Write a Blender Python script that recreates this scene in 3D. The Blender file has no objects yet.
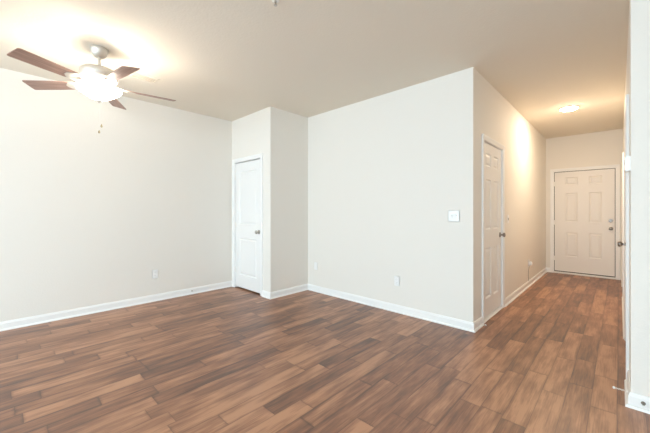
import bpy, bmesh, math, random
from mathutils import Vector, Matrix
R = math.radians
C = bpy.context.scene.collection
SC = bpy.context.scene

# ------------------------------------------------------------------ camera
H = 2.74
cam_d = bpy.data.cameras.new('camera'); cam = bpy.data.objects.new('camera', cam_d); C.objects.link(cam)
cam.location = (0, 0, 1.243)
cam.rotation_euler = (R(90), 0, R(43.67))
cam_d.sensor_width = 36.0
cam_d.lens = 308.1 / 650 * 36.0
cam_d.shift_y = -(216.5 - 211.46) / 650
cam_d.clip_start = 0.02
SC.camera = cam

# ------------------------------------------------------------------ world, daylight, exposure
SC.view_settings.view_transform = 'Standard'
SC.view_settings.look = 'None'
SC.view_settings.gamma = 1.0
SC.view_settings.use_curve_mapping = False
SC.view_settings.exposure = 0.14
SC.cycles.max_bounces = 14
SC.cycles.diffuse_bounces = 10
SC.cycles.glossy_bounces = 4
SC.cycles.sample_clamp_indirect = 6.0

W = bpy.data.worlds.new('world'); SC.world = W; W.use_nodes = True
W.node_tree.nodes['Background'].inputs['Color'].default_value = (0.80, 0.90, 1.0, 1)
W.node_tree.nodes['Background'].inputs['Strength'].default_value = 2.0

YB, XO = -4.2, 1.9          # back wall and far right wall of the room, both behind the camera's view
WINDOWS = [('back', -3.7, -1.9, 0.35, 2.2), ('back', -0.9, 0.9, 0.35, 2.2), ('right', -3.2, -1.0, 0.1, 2.1)]
DAY = (0.64, 0.86, 1.0)
def daylight(name, loc, rot, sx, sy, power):
    l = bpy.data.lights.new(name, 'AREA'); l.shape = 'RECTANGLE'; l.size = sx; l.size_y = sy
    l.energy = power; l.color = DAY
    o = bpy.data.objects.new(name, l); C.objects.link(o); o.location = loc; o.rotation_euler = rot
daylight('window_daylight', (-2.8, YB - 0.16, 1.27), (R(90), 0, 0), 1.8, 1.85, 180)
daylight('window_daylight', (0.0, YB - 0.16, 1.27), (R(90), 0, 0), 1.8, 1.85, 180)
daylight('glass_door_daylight', (XO + 0.16, -2.1, 1.1), (R(90), 0, R(90)), 2.2, 2.0, 60)
FAN_POWER, BULB_POWER, FAN_COL = 11.0, 400.0, (1.0, 0.91, 0.79)
HALL_POWER, HALL_COL = 250.0, (1.0, 0.81, 0.60)

# ------------------------------------------------------------------ materials
def pr(name, col, rough=0.5, metal=0.0, spec=0.5, bump=None):
    m = bpy.data.materials.new(name); m.use_nodes = True
    nt = m.node_tree; b = nt.nodes['Principled BSDF']
    b.inputs['Base Color'].default_value = (*col, 1)
    b.inputs['Roughness'].default_value = rough
    b.inputs['Metallic'].default_value = metal
    b.inputs['Specular IOR Level'].default_value = spec
    if bump:
        scale, strength, dist = bump
        tc = nt.nodes.new('ShaderNodeNewGeometry')
        n = nt.nodes.new('ShaderNodeTexNoise'); n.inputs['Scale'].default_value = scale; n.inputs['Detail'].default_value = 3
        nt.links.new(tc.outputs['Position'], n.inputs['Vector'])
        bp = nt.nodes.new('ShaderNodeBump'); bp.inputs['Strength'].default_value = strength; bp.inputs['Distance'].default_value = dist
        nt.links.new(n.outputs['Fac'], bp.inputs['Height']); nt.links.new(bp.outputs['Normal'], b.inputs['Normal'])
    return m
def emit(name, col, strength):
    m = bpy.data.materials.new(name); m.use_nodes = True
    b = m.node_tree.nodes['Principled BSDF']
    b.inputs['Base Color'].default_value = (0.9, 0.88, 0.84, 1)
    b.inputs['Emission Color'].default_value = (*col, 1); b.inputs['Emission Strength'].default_value = strength
    return m

M = {}
M['wall'] = pr('wall_paint', (0.80, 0.768, 0.715), 0.75, bump=(90, 0.22, 0.004))
M['ceiling'] = pr('ceiling_paint', (0.79, 0.735, 0.64), 0.9, spec=0.2, bump=(60, 0.32, 0.005))
M['trim'] = pr('trim_paint', (0.86, 0.86, 0.85), 0.35)
M['door'] = pr('door_paint', (0.84, 0.835, 0.82), 0.4)
M['entry'] = pr('entry_door_paint', (0.82, 0.79, 0.75), 0.4)
M['nickel'] = pr('satin_nickel', (0.55, 0.52, 0.48), 0.3, 1.0)
M['brushed'] = pr('brushed_nickel', (0.66, 0.62, 0.56), 0.45, 0.7)
M['dark_nickel'] = pr('dark_nickel', (0.32, 0.29, 0.26), 0.35, 1.0)
M['plastic'] = pr('white_plastic', (0.88, 0.88, 0.87), 0.3)
M['slot'] = pr('dark_slot', (0.05, 0.05, 0.05), 0.6)
M['grey'] = pr('grey_plastic', (0.35, 0.34, 0.33), 0.5)
M['rubber'] = pr('white_rubber', (0.85, 0.85, 0.84), 0.5)
M['chain'] = pr('brass_chain', (0.45, 0.36, 0.22), 0.4, 1.0)
M['white_metal'] = pr('white_enamel', (0.85, 0.83, 0.79), 0.35)
M['bulb'] = emit('lit_bulb', FAN_COL, BULB_POWER)
M['bowl'] = emit('lit_frosted_glass', FAN_COL, FAN_POWER)
M['lens'] = emit('lit_ceiling_lens', HALL_COL, HALL_POWER)

def glass():
    m = bpy.data.materials.new('window_glass'); m.use_nodes = True
    nt = m.node_tree; nt.nodes.clear()
    o = nt.nodes.new('ShaderNodeOutputMaterial'); mx = nt.nodes.new('ShaderNodeMixShader')
    t = nt.nodes.new('ShaderNodeBsdfTransparent'); g = nt.nodes.new('ShaderNodeBsdfGlossy'); g.inputs['Roughness'].default_value = 0.02
    mx.inputs[0].default_value = 0.06
    nt.links.new(t.outputs[0], mx.inputs[1]); nt.links.new(g.outputs[0], mx.inputs[2]); nt.links.new(mx.outputs[0], o.inputs[0])
    return m
M['glass'] = glass()

def wood_blade():
    m = pr('cherry_blade', (0.2, 0.1, 0.06), 0.45)
    nt = m.node_tree; b = nt.nodes['Principled BSDF']
    tc = nt.nodes.new('ShaderNodeTexCoord'); mp = nt.nodes.new('ShaderNodeMapping'); mp.inputs['Scale'].default_value = (2.5, 45, 8)
    n = nt.nodes.new('ShaderNodeTexNoise'); n.inputs['Scale'].default_value = 1.5; n.inputs['Detail'].default_value = 5
    cr = nt.nodes.new('ShaderNodeValToRGB')
    cr.color_ramp.elements[0].position = 0.3; cr.color_ramp.elements[0].color = (0.29, 0.175, 0.135, 1)
    cr.color_ramp.elements[1].position = 0.7; cr.color_ramp.elements[1].color = (0.46, 0.29, 0.225, 1)
    nt.links.new(tc.outputs['Object'], mp.inputs['Vector']); nt.links.new(mp.outputs[0], n.inputs['Vector'])
    nt.links.new(n.outputs['Fac'], cr.inputs['Fac']); nt.links.new(cr.outputs['Color'], b.inputs['Base Color'])
    return m
M['blade'] = wood_blade()

def floor_mat():
    m = bpy.data.materials.new('wood_plank_floor'); m.use_nodes = True
    nt = m.node_tree; b = nt.nodes['Principled BSDF']; L = nt.links.new
    def math_(op, a, c=None, clamp=False):
        n = nt.nodes.new('ShaderNodeMath'); n.operation = op; n.use_clamp = clamp
        for i, v in enumerate((a, c)):
            if v is None: continue
            if isinstance(v, (int, float)): n.inputs[i].default_value = v
            else: L(v, n.inputs[i])
        return n.outputs[0]
    def comb(x, y, z):
        n = nt.nodes.new('ShaderNodeCombineXYZ')
        for i, v in enumerate((x, y, z)):
            if isinstance(v, (int, float)): n.inputs[i].default_value = v
            else: L(v, n.inputs[i])
        return n.outputs[0]
    def wn(vec):
        n = nt.nodes.new('ShaderNodeTexWhiteNoise'); n.noise_dimensions = '3D'; L(vec, n.inputs['Vector']); return n
    def noise(vec, scale, detail, rough=0.5):
        n = nt.nodes.new('ShaderNodeTexNoise'); n.inputs['Scale'].default_value = scale
        n.inputs['Detail'].default_value = detail; n.inputs['Roughness'].default_value = rough; L(vec, n.inputs['Vector']); return n.outputs['Fac']
    g = nt.nodes.new('ShaderNodeNewGeometry'); sp = nt.nodes.new('ShaderNodeSeparateXYZ'); L(g.outputs['Position'], sp.inputs[0])
    X, Y = sp.outputs[0], sp.outputs[1]
    PW, PL = 0.126, 0.74
    u = math_('DIVIDE', math_('ADD', X, 0.009 + 12.6), PW)
    row = math_('FLOOR', u); fu = math_('FRACT', u)
    off = wn(comb(row, 3.7, 1.1)).outputs['Value']
    t = math_('ADD', math_('DIVIDE', math_('ADD', Y, 20.0), PL), math_('MULTIPLY', off, 7.0))
    j = math_('FLOOR', t); f = math_('FRACT', t)
    jit = math_('MULTIPLY', wn(comb(row, j, 5.3)).outputs['Value'], 0.45)
    before = math_('LESS_THAN', f, jit)
    pid = math_('SUBTRACT', j, before)
    rnd = wn(comb(row, pid, 9.1)); tone = rnd.outputs['Value']
    rnd2 = wn(comb(row, pid, 21.7)).outputs['Value']
    # plank tone
    ramp = nt.nodes.new('ShaderNodeValToRGB'); e = ramp.color_ramp.elements
    e[0].position = 0.0; e[0].color = (0.080, 0.040, 0.028, 1)
    e[1].position = 1.0; e[1].color = (0.47, 0.242, 0.136, 1)
    for p, c in ((0.25, (0.140, 0.066, 0.043, 1)), (0.55, (0.245, 0.109, 0.060, 1)), (0.8, (0.355, 0.170, 0.094, 1))):
        q = e.new(p); q.color = c
    # grain coordinates: shifted per plank
    shift = math_('MULTIPLY', tone, 57.0)
    gy = math_('ADD', Y, shift)
    streak = noise(comb(math_('MULTIPLY', X, 34.0), math_('MULTIPLY', gy, 2.0), rnd2), 1.0, 4, 0.6)
    fine = noise(comb(math_('MULTIPLY', X, 160.0), math_('MULTIPLY', gy, 5.0), 0.0), 1.0, 3, 0.6)
    blot = noise(comb(math_('MULTIPLY', X, 15.0), math_('MULTIPLY', gy, 3.0), rnd2), 1.0, 3, 0.55)
    # seams
    du = math_('MULTIPLY', math_('MINIMUM', fu, math_('SUBTRACT', 1.0, fu)), PW)
    dv = math_('MULTIPLY', math_('ABSOLUTE', math_('SUBTRACT', f, jit)), PL)
    d = math_('MINIMUM', du, dv)
    edge = math_('SUBTRACT', 1.0, math_('DIVIDE', d, 0.022), True)
    edge = math_('MULTIPLY', math_('MULTIPLY', edge, edge), math_('ADD', math_('MULTIPLY', rnd2, 0.30), 0.05))
    v = math_('ADD', math_('MULTIPLY', math_('SUBTRACT', tone, 0.5), 0.50), 0.66)
    v = math_('SUBTRACT', v, edge)
    v = math_('ADD', v, math_('MULTIPLY', math_('SUBTRACT', blot, 0.5), 1.35))
    v = math_('ADD', v, math_('MULTIPLY', math_('SUBTRACT', streak, 0.5), 0.8))
    v = math_('ADD', v, math_('MULTIPLY', math_('SUBTRACT', fine, 0.5), 0.7), True)
    L(v, ramp.inputs['Fac'])
    seam = math_('SUBTRACT', 1.0, math_('DIVIDE', d, 0.0024), True)
    mx = nt.nodes.new('ShaderNodeMix'); mx.data_type = 'RGBA'
    L(math_('MULTIPLY', seam, 0.55), mx.inputs['Factor']); L(ramp.outputs['Color'], mx.inputs[6])
    mx.inputs[7].default_value = (0.05, 0.025, 0.016, 1)
    L(mx.outputs[2], b.inputs['Base Color'])
    b.inputs['Roughness'].default_value = 0.40
    b.inputs['Specular IOR Level'].default_value = 0.8
    bp = nt.nodes.new('ShaderNodeBump'); bp.inputs['Strength'].default_value = 0.25; bp.inputs['Distance'].default_value = 0.001
    L(math_('ADD', math_('MULTIPLY', seam, -1.0), math_('MULTIPLY', fine, 0.5)), bp.inputs['Height']); L(bp.outputs['Normal'], b.inputs['Normal'])
    return m
M['floor'] = floor_mat()

# ------------------------------------------------------------------ mesh helpers
def finish(bm, name, mat, parent=None, smooth=False):
    bmesh.ops.recalc_face_normals(bm, faces=bm.faces[:])
    me = bpy.data.meshes.new(name); bm.to_mesh(me); bm.free()
    me.materials.append(mat)
    if smooth:
        for p in me.polygons: p.use_smooth = True
        me.set_sharp_from_angle(angle=R(40))
    o = bpy.data.objects.new(name, me); C.objects.link(o)
    if parent is not None: o.parent = parent
    return o
def tag(o, label=None, cat=None, group=None, kind=None):
    if label: o['label'] = label
    if cat: o['category'] = cat
    if group: o['group'] = group
    if kind: o['kind'] = kind
    return o
def empty(name, loc, label, cat, group=None):
    o = bpy.data.objects.new(name, None); C.objects.link(o); o.location = loc
    o.empty_display_size = 0.05
    return tag(o, label, cat, group)

class Frame:
    """local frame on a wall face: u along the wall, n out of it, z up"""
    def __init__(s, o, u, n): s.o = Vector(o); s.u = Vector(u); s.n = Vector(n)
    def p(s, u, n, z): return s.o + s.u * u + s.n * n + Vector((0, 0, z))
WORLD = Frame((0, 0, 0), (1, 0, 0), (0, 1, 0))
def hexa(bm, pts):
    v = [bm.verts.new(p) for p in pts]
    for f in ((0, 1, 2, 3), (4, 5, 6, 7), (0, 1, 5, 4), (1, 2, 6, 5), (2, 3, 7, 6), (3, 0, 4, 7)):
        bm.faces.new([v[i] for i in f])
def box(bm, F, u0, u1, n0, n1, z0, z1, bev=0.0):
    b = bmesh.new() if bev else bm
    hexa(b, [F.p(u0, n0, z0), F.p(u1, n0, z0), F.p(u1, n1, z0), F.p(u0, n1, z0),
             F.p(u0, n0, z1), F.p(u1, n0, z1), F.p(u1, n1, z1), F.p(u0, n1, z1)])
    if bev:
        bmesh.ops.recalc_face_normals(b, faces=b.faces[:])
        bmesh.ops.bevel(b, geom=b.edges[:], offset=bev, segments=2, affect='EDGES')
        merge(bm, b)
def merge(bm, b):
    mp = {v: bm.verts.new(v.co) for v in b.verts}
    for f in b.faces: bm.faces.new([mp[v] for v in f.verts])
    b.free()
def lathe(bm, prof, origin, axis=(0, 0, 1), seg=32, cap=True):
    """prof: (radius, distance along axis)"""
    ax = Vector(axis).normalized(); a = ax.orthogonal().normalized(); b = ax.cross(a); o = Vector(origin)
    rings = []
    for r, t in prof:
        if r < 1e-5: rings.append([bm.verts.new(o + ax * t)])
        else: rings.append([bm.verts.new(o + ax * t + (a * math.cos(2 * math.pi * k / seg) + b * math.sin(2 * math.pi * k / seg)) * r) for k in range(seg)])
    for q, w in zip(rings, rings[1:]):
        for k in range(seg):
            k2 = (k + 1) % seg
            if len(q) == 1 and len(w) == 1: continue
            if len(q) == 1: bm.faces.new((q[0], w[k], w[k2]))
            elif len(w) == 1: bm.faces.new((q[k], w[0], q[k2]))
            else: bm.faces.new((q[k], w[k], w[k2], q[k2]))
    if cap:
        for r in (rings[0], rings[-1]):
            if len(r) > 2: bm.faces.new(r)
def sweep_loft(bm, sections):
    rows = [[bm.verts.new(p) for p in s] for s in sections]
    n = len(rows[0])
    for a, b in zip(rows, rows[1:]):
        for i in range(n):
            k = (i + 1) % n
            bm.faces.new((a[i], b[i], b[k], a[k]))
    bm.faces.new(rows[0]); bm.faces.new(rows[-1])
def tube(bm, pts, r, seg=8):
    pts = [Vector(p) for p in pts]; secs = []
    for i, p in enumerate(pts):
        t = (pts[min(i + 1, len(pts) - 1)] - pts[max(i - 1, 0)]).normalized()
        ref = Vector((0, 0, 1)) if abs(t.z) < 0.9 else Vector((1, 0, 0))
        a = t.cross(ref).normalized(); b = t.cross(a)
        secs.append([p + (a * math.cos(2 * math.pi * k / seg) + b * math.sin(2 * math.pi * k / seg)) * r for k in range(seg)])
    sweep_loft(bm, secs)

# ------------------------------------------------------------------ room dimensions
xL, yC, xC, yM, xH, yF, xR, yR = -4.66, 2.637, -3.59, 3.368, -1.093, 7.747, 0.0535, 2.766
T = 0.12
F_left = Frame((xL, 0, 0), (0, 1, 0), (1, 0, 0))
F_closet = Frame((0, yC, 0), (1, 0, 0), (0, -1, 0))
F_cside = Frame((xC, 0, 0), (0, 1, 0), (1, 0, 0))
F_mid = Frame((0, yM, 0), (1, 0, 0), (0, -1, 0))
F_hall = Frame((xH, 0, 0), (0, 1, 0), (1, 0, 0))
F_far = Frame((0, yF, 0), (1, 0, 0), (0, -1, 0))
F_hr = Frame((xR, 0, 0), (0, 1, 0), (-1, 0, 0))
F_near = Frame((0, yR, 0), (1, 0, 0), (0, -1, 0))
F_back = Frame((0, YB, 0), (1, 0, 0), (0, 1, 0))
F_right = Frame((XO, 0, 0), (0, 1, 0), (-1, 0, 0))

# door openings: (u0, u1, head)
D_closet = (-4.565, -3.830, 2.035)
D_hall = (3.700, 4.462, 2.035)
D_front = (-0.958, -0.048, 2.040)
D_side1 = (3.205, 4.115, 2.035)
D_side2 = (6.235, 6.997, 2.035)

def wall(name, F, u0, u1, holes, label):
    """a thick wall pierced by its openings: holes = (u0, u1, z0, z1)"""
    bm = bmesh.new(); holes = sorted(holes); u = u0
    for a, b, z0, z1 in holes:
        if a > u: box(bm, F, u, a, -T, 0, 0, H)
        if z0 > 0.001: box(bm, F, a, b, -T, 0, 0, z0)
        box(bm, F, a, b, -T, 0, z1, H)
        u = b
    if u1 > u: box(bm, F, u, u1, -T, 0, 0, H)
    bmesh.ops.remove_doubles(bm, verts=bm.verts[:], dist=1e-5)
    return tag(finish(bm, name, M['wall']), label, 'wall', kind='structure')
hole = lambda D: (D[0] - 0.018, D[1] + 0.018, 0, D[2] + 0.018)

bm = bmesh.new(); box(bm, WORLD, xL - T, XO + T, YB - T, yF + T, -0.1, 0)
tag(finish(bm, 'floor', M['floor']), 'brown wood plank floor running down the hallway', 'floor', kind='structure')
bm = bmesh.new(); box(bm, WORLD, xL - T, XO + T, YB - T, yF + T, H, H + 0.1)
tag(finish(bm, 'ceiling', M['ceiling']), 'textured off-white ceiling over the room and hallway', 'ceiling', kind='structure')
wall('wall_left', F_left, YB - T, yF + T, [], 'long off-white wall behind the ceiling fan')
wall('wall_closet_front', F_closet, xL, xC, [hole(D_closet)], 'narrow wall around the two-panel closet door')
wall('wall_closet_side', F_cside, yC + T, yM + T, [], 'shaded side wall of the closet bump-out')
wall('wall_middle', F_mid, xC, xH, [], 'large plain white wall in the middle of the room')
wall('wall_hall_left', F_hall, yM + T, yF, [hole(D_hall)], 'left hallway wall with the six-panel door')
wall('wall_far', F_far, xL, XO, [hole(D_front)], 'beige end wall of the hallway around the front door')
wall('wall_hall_right', F_hr, yR, yF, [hole(D_side1), hole(D_side2)], 'right hallway wall seen almost edge on')
wall('wall_near_right', F_near, xR + T, XO, [], 'white wall end at the right edge of the room')
wall('wall_back', F_back, xL, XO + T, [(a, b, c, d) for w, a, b, c, d in WINDOWS if w == 'back'], 'window wall at the back of the room')
wall('wall_right', F_right, YB, yF, [(a, b, c, d) for w, a, b, c, d in WINDOWS if w == 'right'], 'outer right wall of the room')

# ------------------------------------------------------------------ baseboards with a shoe moulding
BB = [(0, 0), (0.026, 0), (0.026, 0.006), (0.024, 0.012), (0.0195, 0.0165), (0.0125, 0.0185),
      (0.0125, 0.066), (0.0115, 0.074), (0.0085, 0.079), (0.0075, 0.085), (0.005, 0.091), (0, 0.092)]
def baseboard(name, runs, label):
    bm = bmesh.new()
    for F, u0, u1, m0, m1 in runs:      # m = +1 mitre outward at an outside corner, -1 inside corner, 0 square
        sweep_loft(bm, [[F.p(u0 - m0 * n, n, z) for n, z in BB], [F.p(u1 + m1 * n, n, z) for n, z in BB]])
    return tag(finish(bm, name, M['trim']), label, 'baseboard', kind='structure')
CW = 0.060
baseboard('baseboard_left', [(F_left, YB, yC, -1, 0)], 'white baseboard along the wall behind the fan')
baseboard('baseboard_closet', [(F_closet, D_closet[1] + CW, xC, 0, 1), (F_cside, yC, yM, 1, -1)], 'white baseboard wrapping the closet corner')
baseboard('baseboard_middle', [(F_mid, xC, xH, -1, 1), (F_hall, yM, D_hall[0] - CW, 1, 0)], 'white baseboard along the plain middle wall')
baseboard('baseboard_hall_left', [(F_hall, D_hall[1] + CW, yF, 0, -1), (F_far, xH, D_front[0] - CW, -1, 0)], 'white baseboard along the left side of the hallway')
baseboard('baseboard_hall_right', [(F_hr, yR, D_side1[0] - CW, 1, 0), (F_hr, D_side1[1] + CW, D_side2[0] - CW, 0, 0),
                                   (F_hr, D_side2[1] + CW, yF, 0, -1)], 'white baseboard along the right side of the hallway')
baseboard('baseboard_near_right', [(F_near, xR, XO, 1, 0)], 'white baseboard under the near wall end on the right')

# ------------------------------------------------------------------ doors
CAS = [(0.0, 0.0), (0.0, 0.009), (0.006, 0.012), (0.018, 0.013), (0.030, 0.0155), (0.044, 0.0185), (0.054, 0.0185), (0.0575, 0.016), (0.0575, 0.0)]
def casing(F, D, name, parent):
    u0, u1, h = D; bm = bmesh.new(); g = -0.003
    def sec(cu, cz, du, dz): return [F.p(cu + du * w, n, cz + dz * w) for w, n in CAS]
    a, b, t = u0 + g, u1 - g, h - g
    sweep_loft(bm, [sec(a, 0, -1, 0), sec(a, t, -1, 1), sec(b, t, 1, 1), sec(b, 0, 1, 0)])
    return finish(bm, name, M['trim'], parent)
def jamb(F, D, parent):
    u0, u1, h = D; bm = bmesh.new()
    box(bm, F, u0 - 0.018, u0, -T, 0.0, 0, h); box(bm, F, u1, u1 + 0.018, -T, 0.0, 0, h)
    box(bm, F, u0 - 0.018, u1 + 0.018, -T, 0.0, h, h + 0.018)
    # stop behind the slab
    for a, b, z0, z1 in ((u0, u0 + 0.012, 0, h), (u1 - 0.012, u1, 0, h), (u0, u1, h - 0.012, h)):
        box(bm, F, a, b, -0.085, -0.058, z0, z1)
    return finish(bm, 'door_jamb', M['trim'], parent)
def slab(F, D, panels, mat, name, gap=0.012, nf=-0.012, th=0.035, side=0.003, top=0.004):
    """door leaf with moulded panels; panels = (u0, u1, z0, z1)"""
    u0, u1, h = D; u0 += side; u1 -= side; z0, z1 = gap, h - top
    us = sorted({u0, u1, *[p[0] for p in panels], *[p[1] for p in panels]})
    zs = sorted({z0, z1, *[p[2] for p in panels], *[p[3] for p in panels]})
    bm = bmesh.new()
    G = {(i, k): bm.verts.new(F.p(u, nf, z)) for i, u in enumerate(us) for k, z in enumerate(zs)}
    for i in range(len(us) - 1):
        for k in range(len(zs) - 1):
            c = ((us[i] + us[i + 1]) / 2, (zs[k] + zs[k + 1]) / 2)
            if any(p[0] < c[0] < p[1] and p[2] < c[1] < p[3] for p in panels): continue
            bm.faces.new((G[i, k], G[i + 1, k], G[i + 1, k + 1], G[i, k + 1]))
    for p in panels:
        iu = [i for i, u in enumerate(us) if p[0] - 1e-6 <= u <= p[1] + 1e-6]; iz = [k for k, z in enumerate(zs) if p[2] - 1e-6 <= z <= p[3] + 1e-6]
        loop = [G[i, iz[0]] for i in iu] + [G[iu[-1], k] for k in iz[1:]] + [G[i, iz[-1]] for i in iu[-2::-1]] + [G[iu[0], k] for k in iz[-2:0:-1]]
        prev = loop
        base = [((v.co - F.o).dot(F.u), v.co.z) for v in loop]
        for ins, dep in ((0.004, 0.002), (0.013, 0.010), (0.022, 0.011), (0.040, 0.004), (0.044, 0.0035)):
            ring = []
            for uu, zz in base:
                cu = min(max(uu, p[0] + ins), p[1] - ins); cz = min(max(zz, p[2] + ins), p[3] - ins)
                ring.append(bm.verts.new(F.p(cu, nf - dep, cz)))
            for a in range(len(loop)):
                b = (a + 1) % len(loop)
                bm.faces.new((prev[a], prev[b], ring[b], ring[a]))
            prev = ring
        bm.faces.new(prev)
    # sides and back
    nb = nf - th
    per = [G[i, 0] for i in range(len(us))] + [G[len(us) - 1, k] for k in range(1, len(zs))] + [G[i, len(zs) - 1] for i in range(len(us) - 2, -1, -1)] + [G[0, k] for k in range(len(zs) - 2, 0, -1)]
    bk = [bm.verts.new(v.co - F.n * th) for v in per]
    for a in range(len(per)):
        b = (a + 1) % len(per); bm.faces.new((per[a], per[b], bk[b], bk[a]))
    bm.faces.new(bk)
    return finish(bm, name, mat)
def knob(F, u, z, parent, name='door_knob', nf=-0.012, r=0.027, mat=None):
    o = F.p(u, nf, z); bm = bmesh.new()
    lathe(bm, [(0.0325, 0), (0.0325, 0.004), (0.029, 0.009), (0.014, 0.011), (0.0115, 0.014), (0.0115, 0.030), (0.016, 0.034),
               (0.024, 0.041), (r, 0.049), (r, 0.056), (0.022, 0.062), (0.012, 0.065), (0, 0.066)], o, F.n, 28)
    return finish(bm, name, mat or M['nickel'], parent, True)
def hinges(F, u, zs, parent):
    for z in zs:
        bm = bmesh.new()
        lathe(bm, [(0.0, -0.048), (0.004, -0.047), (0.0065, -0.044), (0.0065, 0.044), (0.004, 0.047), (0.0, 0.048)], F.p(u, -0.006, z), (0, 0, 1), 12)
        box(bm, F, u - 0.001, u + 0.016, -0.0125, -0.0105, z - 0.044, z + 0.044)
        finish(bm, 'hinge', M['white_metal'], parent, True)
def six(D, stile=0.125, mid=0.106, rows=((0.235, 0.825), (1.030, 1.620), (1.765, 1.920))):
    u0, u1, h = D; c = (u0 + u1) / 2; out = []
    for z0, z1 in rows:
        out += [(u0 + stile, c - mid / 2, z0, z1), (c + mid / 2, u1 - stile, z0, z1)]
    return out
def build_door(name, F, D, panels, mat, label, casing_name='door_casing', knob_u=None, knob_z=0.94, hinge_u=None, gap=0.012, knob_mat=None, nf=-0.012, side=0.003, top=0.004):
    d = slab(F, D, panels, mat, name, gap, nf=nf, side=side, top=top)
    tag(d, label, 'door', kind='structure')
    casing(F, D, 'door_casing', d); jamb(F, D, d)
    if knob_u is not None: knob(F, knob_u, knob_z, d, mat=knob_mat, nf=nf)
    if hinge_u is not None: hinges(F, hinge_u, (0.30, 1.02, 1.80), d)
    return d

w = D_closet
build_door('door_1', F_closet, w, [(w[0] + 0.125, w[1] - 0.125, 1.035, 1.885), (w[0] + 0.125, w[1] - 0.125, 0.225, 0.820)], M['door'],
           'white two-panel closet door in the corner past the ceiling fan', knob_u=w[1] - 0.062, knob_z=0.935, hinge_u=w[0] + 0.002, gap=0.024, top=0.014)
build_door('door_2', F_hall, D_hall, six(D_hall), M['door'], 'white six-panel door on the left side of the hallway',
           knob_u=D_hall[1] - 0.065, knob_z=0.945, hinge_u=D_hall[0] + 0.002, gap=0.030, knob_mat=M['dark_nickel'])
d3 = build_door('door_3', F_far, D_front, six(D_front, 0.182, 0.164, ((0.345, 0.825), (1.030, 1.612), (1.770, 1.922))), M['entry'], 'white six-panel front door with deadbolt at the end of the hallway',
                knob_u=D_front[1] - 0.062, knob_z=0.925, knob_mat=M['dark_nickel'], hinge_u=D_front[0] + 0.002, gap=0.047, nf=-0.020, side=0.009, top=0.009)
bm = bmesh.new()
for q in ((D_front[0], D_front[0] + 0.010, 0.03, D_front[2]), (D_front[1] - 0.010, D_front[1], 0.03, D_front[2]), (D_front[0] + 0.010, D_front[1] - 0.010, D_front[2] - 0.010, D_front[2]), (D_front[0] + 0.010, D_front[1] - 0.010, 0.03, 0.048)): box(bm, F_far, q[0], q[1], -0.050, -0.024, q[2], q[3])
finish(bm, 'gap_shade_strip', M['slot'], d3)  # near-black strips added as the shade in the gaps round the front door
bm = bmesh.new()
lathe(bm, [(0.031, 0), (0.031, 0.008), (0.027, 0.014), (0.012, 0.015), (0.010, 0.018), (0, 0.018)], F_far.p(D_front[1] - 0.062, -0.012, 1.072), F_far.n, 28)
box(bm, F_far, D_front[1] - 0.067, D_front[1] - 0.057, 0.004, 0.018, 1.052, 1.092, 0.002)
finish(bm, 'deadbolt', M['dark_nickel'], d3, True)
bm = bmesh.new(); box(bm, F_far, D_front[0], D_front[1], -T, 0.012, 0, 0.030, 0.004)
finish(bm, 'door_threshold', M['white_metal'], d3)
build_door('door_4', F_hr, D_side1, six(D_side1), M['door'], 'white door edge on in the right hallway wall, its knob sticking out', knob_u=D_side1[1] - 0.065, knob_z=0.935, hinge_u=D_side1[0] + 0.002, nf=-0.001, knob_mat=M['dark_nickel'])
build_door('door_5', F_hr, D_side2, six(D_side2), M['door'], 'far door edge on in the right hallway wall beside the front door', hinge_u=D_side2[1] - 0.002)
# white sill strip on the floor under the hallway door
bm = bmesh.new(); box(bm, F_hall, D_hall[0], D_hall[1], -0.06, 0.014, 0, 0.014, 0.004)
tag(finish(bm, 'trim_1', M['trim']), 'white strip on the floor under the left hallway door', 'trim', kind='structure')

# ------------------------------------------------------------------ windows behind the camera
n = 0
for w_, a, b, z0, z1 in WINDOWS:
    n += 1; F = F_back if w_ == 'back' else F_right; bm = bmesh.new(); t = 0.05
    for q in ((a, a + t, z0, z1), (b - t, b, z0, z1), (a + t, b - t, z0, z0 + t), (a + t, b - t, z1 - t, z1)): box(bm, F, q[0], q[1], -0.09, -0.03, q[2], q[3])
    if w_ == 'back': box(bm, F, a + t, b - t, -0.085, -0.035, (z0 + z1) / 2 - 0.02, (z0 + z1) / 2 + 0.02)
    else: box(bm, F, (a + b) / 2 - 0.03, (a + b) / 2 + 0.03, -0.085, -0.035, z0 + t, z1 - t)
    fr = tag(finish(bm, 'window_%d' % n, M['trim']), ['white window behind the fan end of the room', 'white window on the back wall by the camera', 'white sliding glass door on the right wall'][n - 1], 'window', kind='structure')
    bm = bmesh.new(); box(bm, F, a + t, b - t, -0.063, -0.057, z0 + t, z1 - t)
    finish(bm, 'window_pane', M['glass'], fr)

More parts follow.
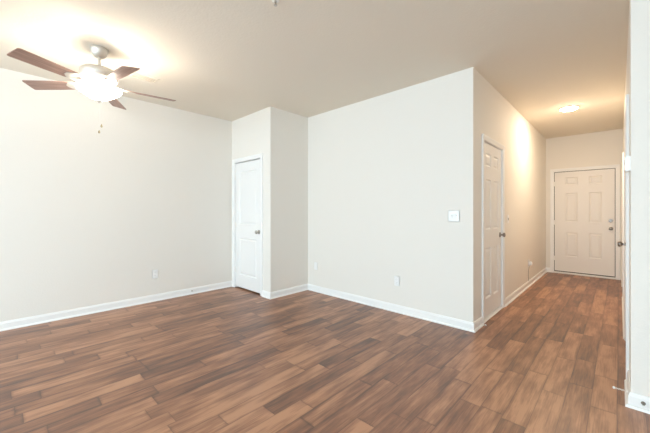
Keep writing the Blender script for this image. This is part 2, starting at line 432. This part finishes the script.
# ------------------------------------------------------------------ ceiling fan
FX, FY = -3.454, 0.615
fan = empty('ceiling_fan', (FX, FY, H), 'five-blade ceiling fan with lit glass bowl and cherry-brown blades', 'ceiling fan')
def fin(bm, name, mat, parent=fan, smooth=True): return finish(bm, name, mat, parent, smooth)   # geometry in the fan's own frame
bm = bmesh.new(); lathe(bm, [(0.0, 0), (0.066, 0), (0.069, -0.005), (0.069, -0.022), (0.066, -0.034), (0.058, -0.056), (0.044, -0.076), (0.028, -0.088), (0.0, -0.090)], (0, 0, 0), seg=40)
fin(bm, 'canopy', M['brushed'])
bm = bmesh.new(); lathe(bm, [(0.0, -0.085), (0.013, -0.085), (0.013, -0.172), (0.030, -0.174), (0.034, -0.190), (0.034, -0.202), (0.0, -0.202)], (0, 0, 0), seg=24)
fin(bm, 'downrod', M['brushed'])
bm = bmesh.new(); lathe(bm, [(0.0, -0.196), (0.090, -0.196), (0.128, -0.202), (0.141, -0.214), (0.143, -0.229), (0.143, -0.256), (0.139, -0.264), (0.146, -0.269), (0.146, -0.282),
                             (0.132, -0.299), (0.112, -0.312), (0.0, -0.316)], (0, 0, 0), seg=48)
fin(bm, 'motor_housing', M['brushed'])
bm = bmesh.new(); lathe(bm, [(0.0, -0.312), (0.078, -0.312), (0.082, -0.320), (0.082, -0.346), (0.100, -0.354), (0.104, -0.369), (0.096, -0.376), (0.0, -0.376)], (0, 0, 0), seg=40)
fin(bm, 'switch_housing', M['white_metal'])
bm = bmesh.new()
prof = [(0.174, -0.372), (0.175, -0.380), (0.166, -0.393), (0.140, -0.414), (0.104, -0.438), (0.068, -0.460), (0.036, -0.473), (0.016, -0.478), (0.0, -0.479)]
lathe(bm, prof + [(r - 0.004 if r > 0.004 else 0.0, z + 0.004) for r, z in prof[::-1]], (0, 0, 0), seg=48, cap=False)
fin(bm, 'glass_bowl', M['bowl'])
bm = bmesh.new(); lathe(bm, [(0.0, -0.476), (0.022, -0.477), (0.023, -0.482), (0.016, -0.487), (0.008, -0.490), (0.009, -0.495), (0.005, -0.500), (0.0, -0.501)], (0, 0, 0), seg=20)
fin(bm, 'finial', M['nickel'])
for k in range(3):
    an = R(40 + 120 * k); c_, s_ = math.cos(an), math.sin(an)
    bm = bmesh.new(); lathe(bm, [(0, 0.070), (0.014, 0.070), (0.014, 0.098), (0, 0.098)], (0, 0, -0.356), (c_, s_, -0.12), 16)
    so = fin(bm, 'bulb_socket', M['white_metal'])
    bm = bmesh.new(); lathe(bm, [(0, 0.096), (0.012, 0.097), (0.020, 0.106), (0.025, 0.120), (0.024, 0.134), (0.016, 0.146), (0, 0.151)], (0, 0, -0.356), (c_, s_, -0.12), 20)
    fin(bm, 'light_bulb', M['bulb'], so)
BLZ, PITCH = -0.343, R(13)
def blade_meshes():
    r0, r1 = 0.205, 0.637
    out = [(r0, -0.052), (r0 + 0.02, -0.056), (0.42, -0.064), (r1 - 0.02, -0.069), (r1 - 0.007, -0.067), (r1 - 0.001, -0.060), (r1, -0.050),
           (r1, 0.050), (r1 - 0.001, 0.060), (r1 - 0.007, 0.067), (r1 - 0.02, 0.069), (0.42, 0.064), (r0 + 0.02, 0.056), (r0, 0.052)]
    Rt = Matrix.Rotation(PITCH, 3, 'X')
    b = bmesh.new()
    lo = [b.verts.new(Rt @ Vector((x, y, -0.003))) for x, y in out]; hi = [b.verts.new(Rt @ Vector((x, y, 0.003))) for x, y in out]
    b.faces.new(lo); b.faces.new(hi)
    for i in range(len(out)):
        k = (i + 1) % len(out); b.faces.new((lo[i], lo[k], hi[k], hi[i]))
    a = bmesh.new()   # forked bracket
    for s in (-1, 1):
        secs = []
        for t in range(9):
            q = t / 8; x = 0.085 + q * 0.165; y = s * (0.010 + 0.034 * math.sin(q * math.pi * 0.62)); z = 0.016 * (1 - q) ** 2 - 0.0055
            c = Rt @ Vector((x, y, 0)) if q > 0.4 else Vector((x, y, y * math.tan(PITCH) * q / 0.4)); c.z += z
            w, h = 0.009, 0.003
            secs.append([c + Vector((0, -w, -h)), c + Vector((0, w, -h)), c + Vector((0, w, h)), c + Vector((0, -w, h))])
        sweep_loft(a, secs)
    secs = []
    for x, w in ((0.215, 0.046), (0.235, 0.048), (0.262, 0.036), (0.285, 0.014)):
        secs.append([Rt @ Vector((x, -w, -0.0075)), Rt @ Vector((x, w, -0.0075)), Rt @ Vector((x, w, -0.0035)), Rt @ Vector((x, -w, -0.0035))])
    sweep_loft(a, secs)
    return b, a
b_, a_ = blade_meshes()
blade0 = fin(b_, 'blade', M['blade'], fan, False); arm0 = fin(a_, 'blade_arm', M['brushed'], blade0, False)
for k in range(5):
    if k == 0: bl = blade0
    else:
        bl = blade0.copy(); C.objects.link(bl); bl.parent = fan
        ar = arm0.copy(); C.objects.link(ar); ar.parent = bl
    bl.location = (0, 0, BLZ); bl.rotation_euler = (0, 0, R(9.07 + 72 * k))
for (dx, dy, z1) in ((0.021, 0.014, -0.698), (-0.003, 0.000, -0.750)):
    bm = bmesh.new(); tube(bm, [(dx, dy, -0.370), (dx, dy, z1)], 0.0009, 6)
    ch = fin(bm, 'pull_chain', M['white_metal'])
    bm = bmesh.new(); lathe(bm, [(0, z1 + 0.004), (0.003, z1), (0.007, z1 - 0.010), (0.009, z1 - 0.020), (0.006, z1 - 0.028), (0, z1 - 0.030)], (dx, dy, 0), seg=12)
    fin(bm, 'pull_knob', M['chain'], ch)

# ------------------------------------------------------------------ ceiling fixtures
LX, LY = -0.525, 5.662
cl = empty('ceiling_light', (LX, LY, H), 'round lit disk light on the hallway ceiling', 'ceiling light')
bm = bmesh.new(); lathe(bm, [(0.0, 0), (0.106, 0), (0.108, -0.006), (0.106, -0.014), (0.0, -0.014)], (0, 0, 0), seg=40); finish(bm, 'trim_ring', M['white_metal'], cl, True)
bm = bmesh.new(); lathe(bm, [(0.0, -0.012), (0.098, -0.012), (0.096, -0.017), (0.082, -0.025), (0.050, -0.031), (0.0, -0.033)], (0, 0, 0), seg=40); finish(bm, 'light_lens', M['lens'], cl, True)

vent = empty('ceiling_vent', (-3.84, 1.10, H), 'white ceiling air vent between the fan and the closet', 'vent')
bm = bmesh.new()
for q in ((-0.075, -0.058, -0.13, 0.13), (0.058, 0.075, -0.13, 0.13), (-0.058, 0.058, -0.13, -0.113), (-0.058, 0.058, 0.113, 0.13)): box(bm, WORLD, q[0], q[1], q[2], q[3], -0.010, 0)
finish(bm, 'vent_frame', M['ceiling'], vent)
for k in range(9):
    y = -0.10 + k * 0.025; bm = bmesh.new()
    hexa(bm, [Vector(p) for p in ((-0.058, y, -0.009), (0.058, y, -0.009), (0.058, y + 0.003, -0.009), (-0.058, y + 0.003, -0.009), (-0.058, y + 0.012, -0.001), (0.058, y + 0.012, -0.001), (0.058, y + 0.015, -0.001), (-0.058, y + 0.015, -0.001))])
    finish(bm, 'louver', M['ceiling'], vent)
sp = empty('sprinkler_head', (-1.760, 1.336, H), 'small pale fitting on the ceiling at the top edge of the photo', 'ceiling fitting')
bm = bmesh.new(); lathe(bm, [(0, 0), (0.028, 0), (0.027, -0.004), (0.015, -0.007), (0, -0.007)], (0, 0, 0), seg=24); finish(bm, 'escutcheon', M['white_metal'], sp, True)
bm = bmesh.new(); lathe(bm, [(0, -0.006), (0.009, -0.006), (0.009, -0.020), (0.005, -0.022), (0.005, -0.034), (0.013, -0.036), (0.013, -0.038), (0, -0.038)], (0, 0, 0), seg=16); finish(bm, 'sprinkler_nozzle', M['nickel'], sp, True)

# ------------------------------------------------------------------ outlets, switches
def at_wall(name, F, u, z, label, cat, group=None): return empty(name, F.p(u, 0, z), label, cat, group)
def pbox(parent, F, name, mat, *a, bev=0.0):
    G = Frame((0, 0, 0), F.u, F.n); bm = bmesh.new(); box(bm, G, *a, bev=bev); return finish(bm, name, mat, parent)
def outlet(F, u, z, label):
    o = at_wall('wall_outlet', F, u, z, label, 'outlet', 'white wall plates low on the walls')
    pbox(o, F, 'cover_plate', M['plastic'], -0.037, 0.037, 0, 0.006, -0.060, 0.060, bev=0.003)
    for s in (-1, 1):
        r = pbox(o, F, 'receptacle', M['plastic'], -0.017, 0.017, 0.004, 0.009, s * 0.021 - 0.015, s * 0.021 + 0.015, bev=0.003)
        for q in (-1, 1): pbox(r, F, 'slot', M['slot'], q * 0.0065 - 0.001, q * 0.0065 + 0.001, 0.0085, 0.0095, s * 0.021 - 0.001, s * 0.021 + 0.007)
    return o
outlet(F_left, 1.464, 0.375, 'white double outlet low on the left wall under the fan')
outlet(F_mid, -1.985, 0.384, 'white double outlet low on the middle wall, below the light switch')
bp = at_wall('blank_plate', F_mid, -3.409, 0.395, 'blank white plate low on the middle wall beside the closet corner', 'wall plate', 'white wall plates low on the walls')
pbox(bp, F_mid, 'cover_plate', M['plastic'], -0.036, 0.036, 0, 0.006, -0.058, 0.058, bev=0.003)
pbox(bp, F_mid, 'jack', M['plastic'], -0.008, 0.008, 0.004, 0.010, -0.008, 0.008, bev=0.002)
outlet(F_hall, 6.075, 0.385, 'white outlet low on the left hallway wall behind a plug')
sw = at_wall('light_switch', F_mid, -1.290, 1.194, 'white double light switch near the right end of the middle wall', 'light switch')
pbox(sw, F_mid, 'cover_plate', M['plastic'], -0.060, 0.060, 0, 0.006, -0.062, 0.062, bev=0.003)
for s in (-0.024, 0.024): 
    pbox(sw, F_mid, 'switch_surround', M['trim'], s - 0.012, s + 0.012, 0.005, 0.0075, -0.022, 0.022, bev=0.001)
    t = pbox(sw, F_mid, 'toggle', M['plastic'], s - 0.005, s + 0.005, 0.006, 0.018, 0.000, 0.014, bev=0.002)
hs = at_wall('wall_button', F_hall, 4.749, 1.140, 'small plate with a grey button beside the left hallway door', 'wall button')
pbox(hs, F_hall, 'cover_plate', M['plastic'], -0.035, 0.035, 0, 0.005, -0.057, 0.057, bev=0.002)
pbox(hs, F_hall, 'button', M['grey'], -0.012, 0.012, 0.004, 0.009, -0.017, 0.017, bev=0.002)
pg = at_wall('plug_adapter', F_hall, 6.075, 0.385, 'white plug in the left hallway outlet with its cord hanging', 'plug')
pbox(pg, F_hall, 'plug_body', M['plastic'], -0.026, 0.030, 0.0098, 0.048, -0.035, 0.020, bev=0.006)
bm = bmesh.new(); G = Frame((0, 0, 0), F_hall.u, F_hall.n)
tube(bm, [G.p(-0.024, 0.030, -0.02), G.p(-0.05, 0.028, -0.03), G.p(-0.075, 0.020, -0.06), G.p(-0.082, 0.012, -0.12), G.p(-0.083, 0.010, -0.20), G.p(-0.083, 0.014, -0.285)], 0.0030, 8)
finish(bm, 'cord', M['grey'], pg, True)
th = at_wall('thermostat', F_hr, 2.85, 1.552, 'white box on the right hallway wall edge at head height', 'thermostat')
pbox(th, F_hr, 'back_plate', M['plastic'], -0.070, 0.070, 0, 0.007, -0.050, 0.050, bev=0.003)
pbox(th, F_hr, 'cover', M['plastic'], -0.066, 0.066, 0.006, 0.027, -0.048, 0.048, bev=0.005)
pbox(th, F_hr, 'display', M['grey'], -0.030, 0.030, 0.0265, 0.0278, 0.000, 0.028)

# ------------------------------------------------------------------ door stops on the baseboards
def door_stop(F, u, z, label, length=0.075, off=0.0115, mat=None, drop=0.0):
    o = at_wall('door_stop', F, u, z, label, 'door stop', 'spring door stops on the baseboards')
    d = (F.n + Vector((0, 0, -drop))).normalized(); s = F.n * off
    bm = bmesh.new(); lathe(bm, [(0, 0), (0.011, 0), (0.011, 0.003), (0.006, 0.008), (0, 0.008)], s, d, 16); finish(bm, 'base', mat or M['white_metal'], o, True)
    a = d.orthogonal().normalized(); b = d.cross(a); pts = []
    n_ = 9 * 10
    for k in range(n_ + 1):
        q = k / n_; an = 2 * math.pi * 9 * q
        pts.append(s + d * (0.006 + q * (length - 0.016)) + (a * math.cos(an) + b * math.sin(an)) * 0.0042)
    bm = bmesh.new(); tube(bm, pts, 0.0013, 5); finish(bm, 'spring', mat or M['white_metal'], o, True)
    bm = bmesh.new(); lathe(bm, [(0, length - 0.012), (0.006, length - 0.012), (0.0075, length - 0.008), (0.0075, length - 0.002), (0.005, length), (0, length)], s, d, 14); finish(bm, 'rubber_tip', M['rubber'], o, True)
    return o
door_stop(F_hr, 2.815, 0.070, 'white spring door stop sticking out from the right hallway baseboard', 0.074)
door_stop(F_near, 0.109, 0.050, 'grey door stop seen head on in the near right baseboard', 0.055, mat=M['dark_nickel'])
door_stop(F_left, 1.970, 0.050, 'small door stop on the left wall baseboard near the closet', 0.055, mat=M['nickel'])
door_stop(F_hall, 3.520, 0.045, 'white door stop at the baseboard corner before the left hallway door', 0.070)
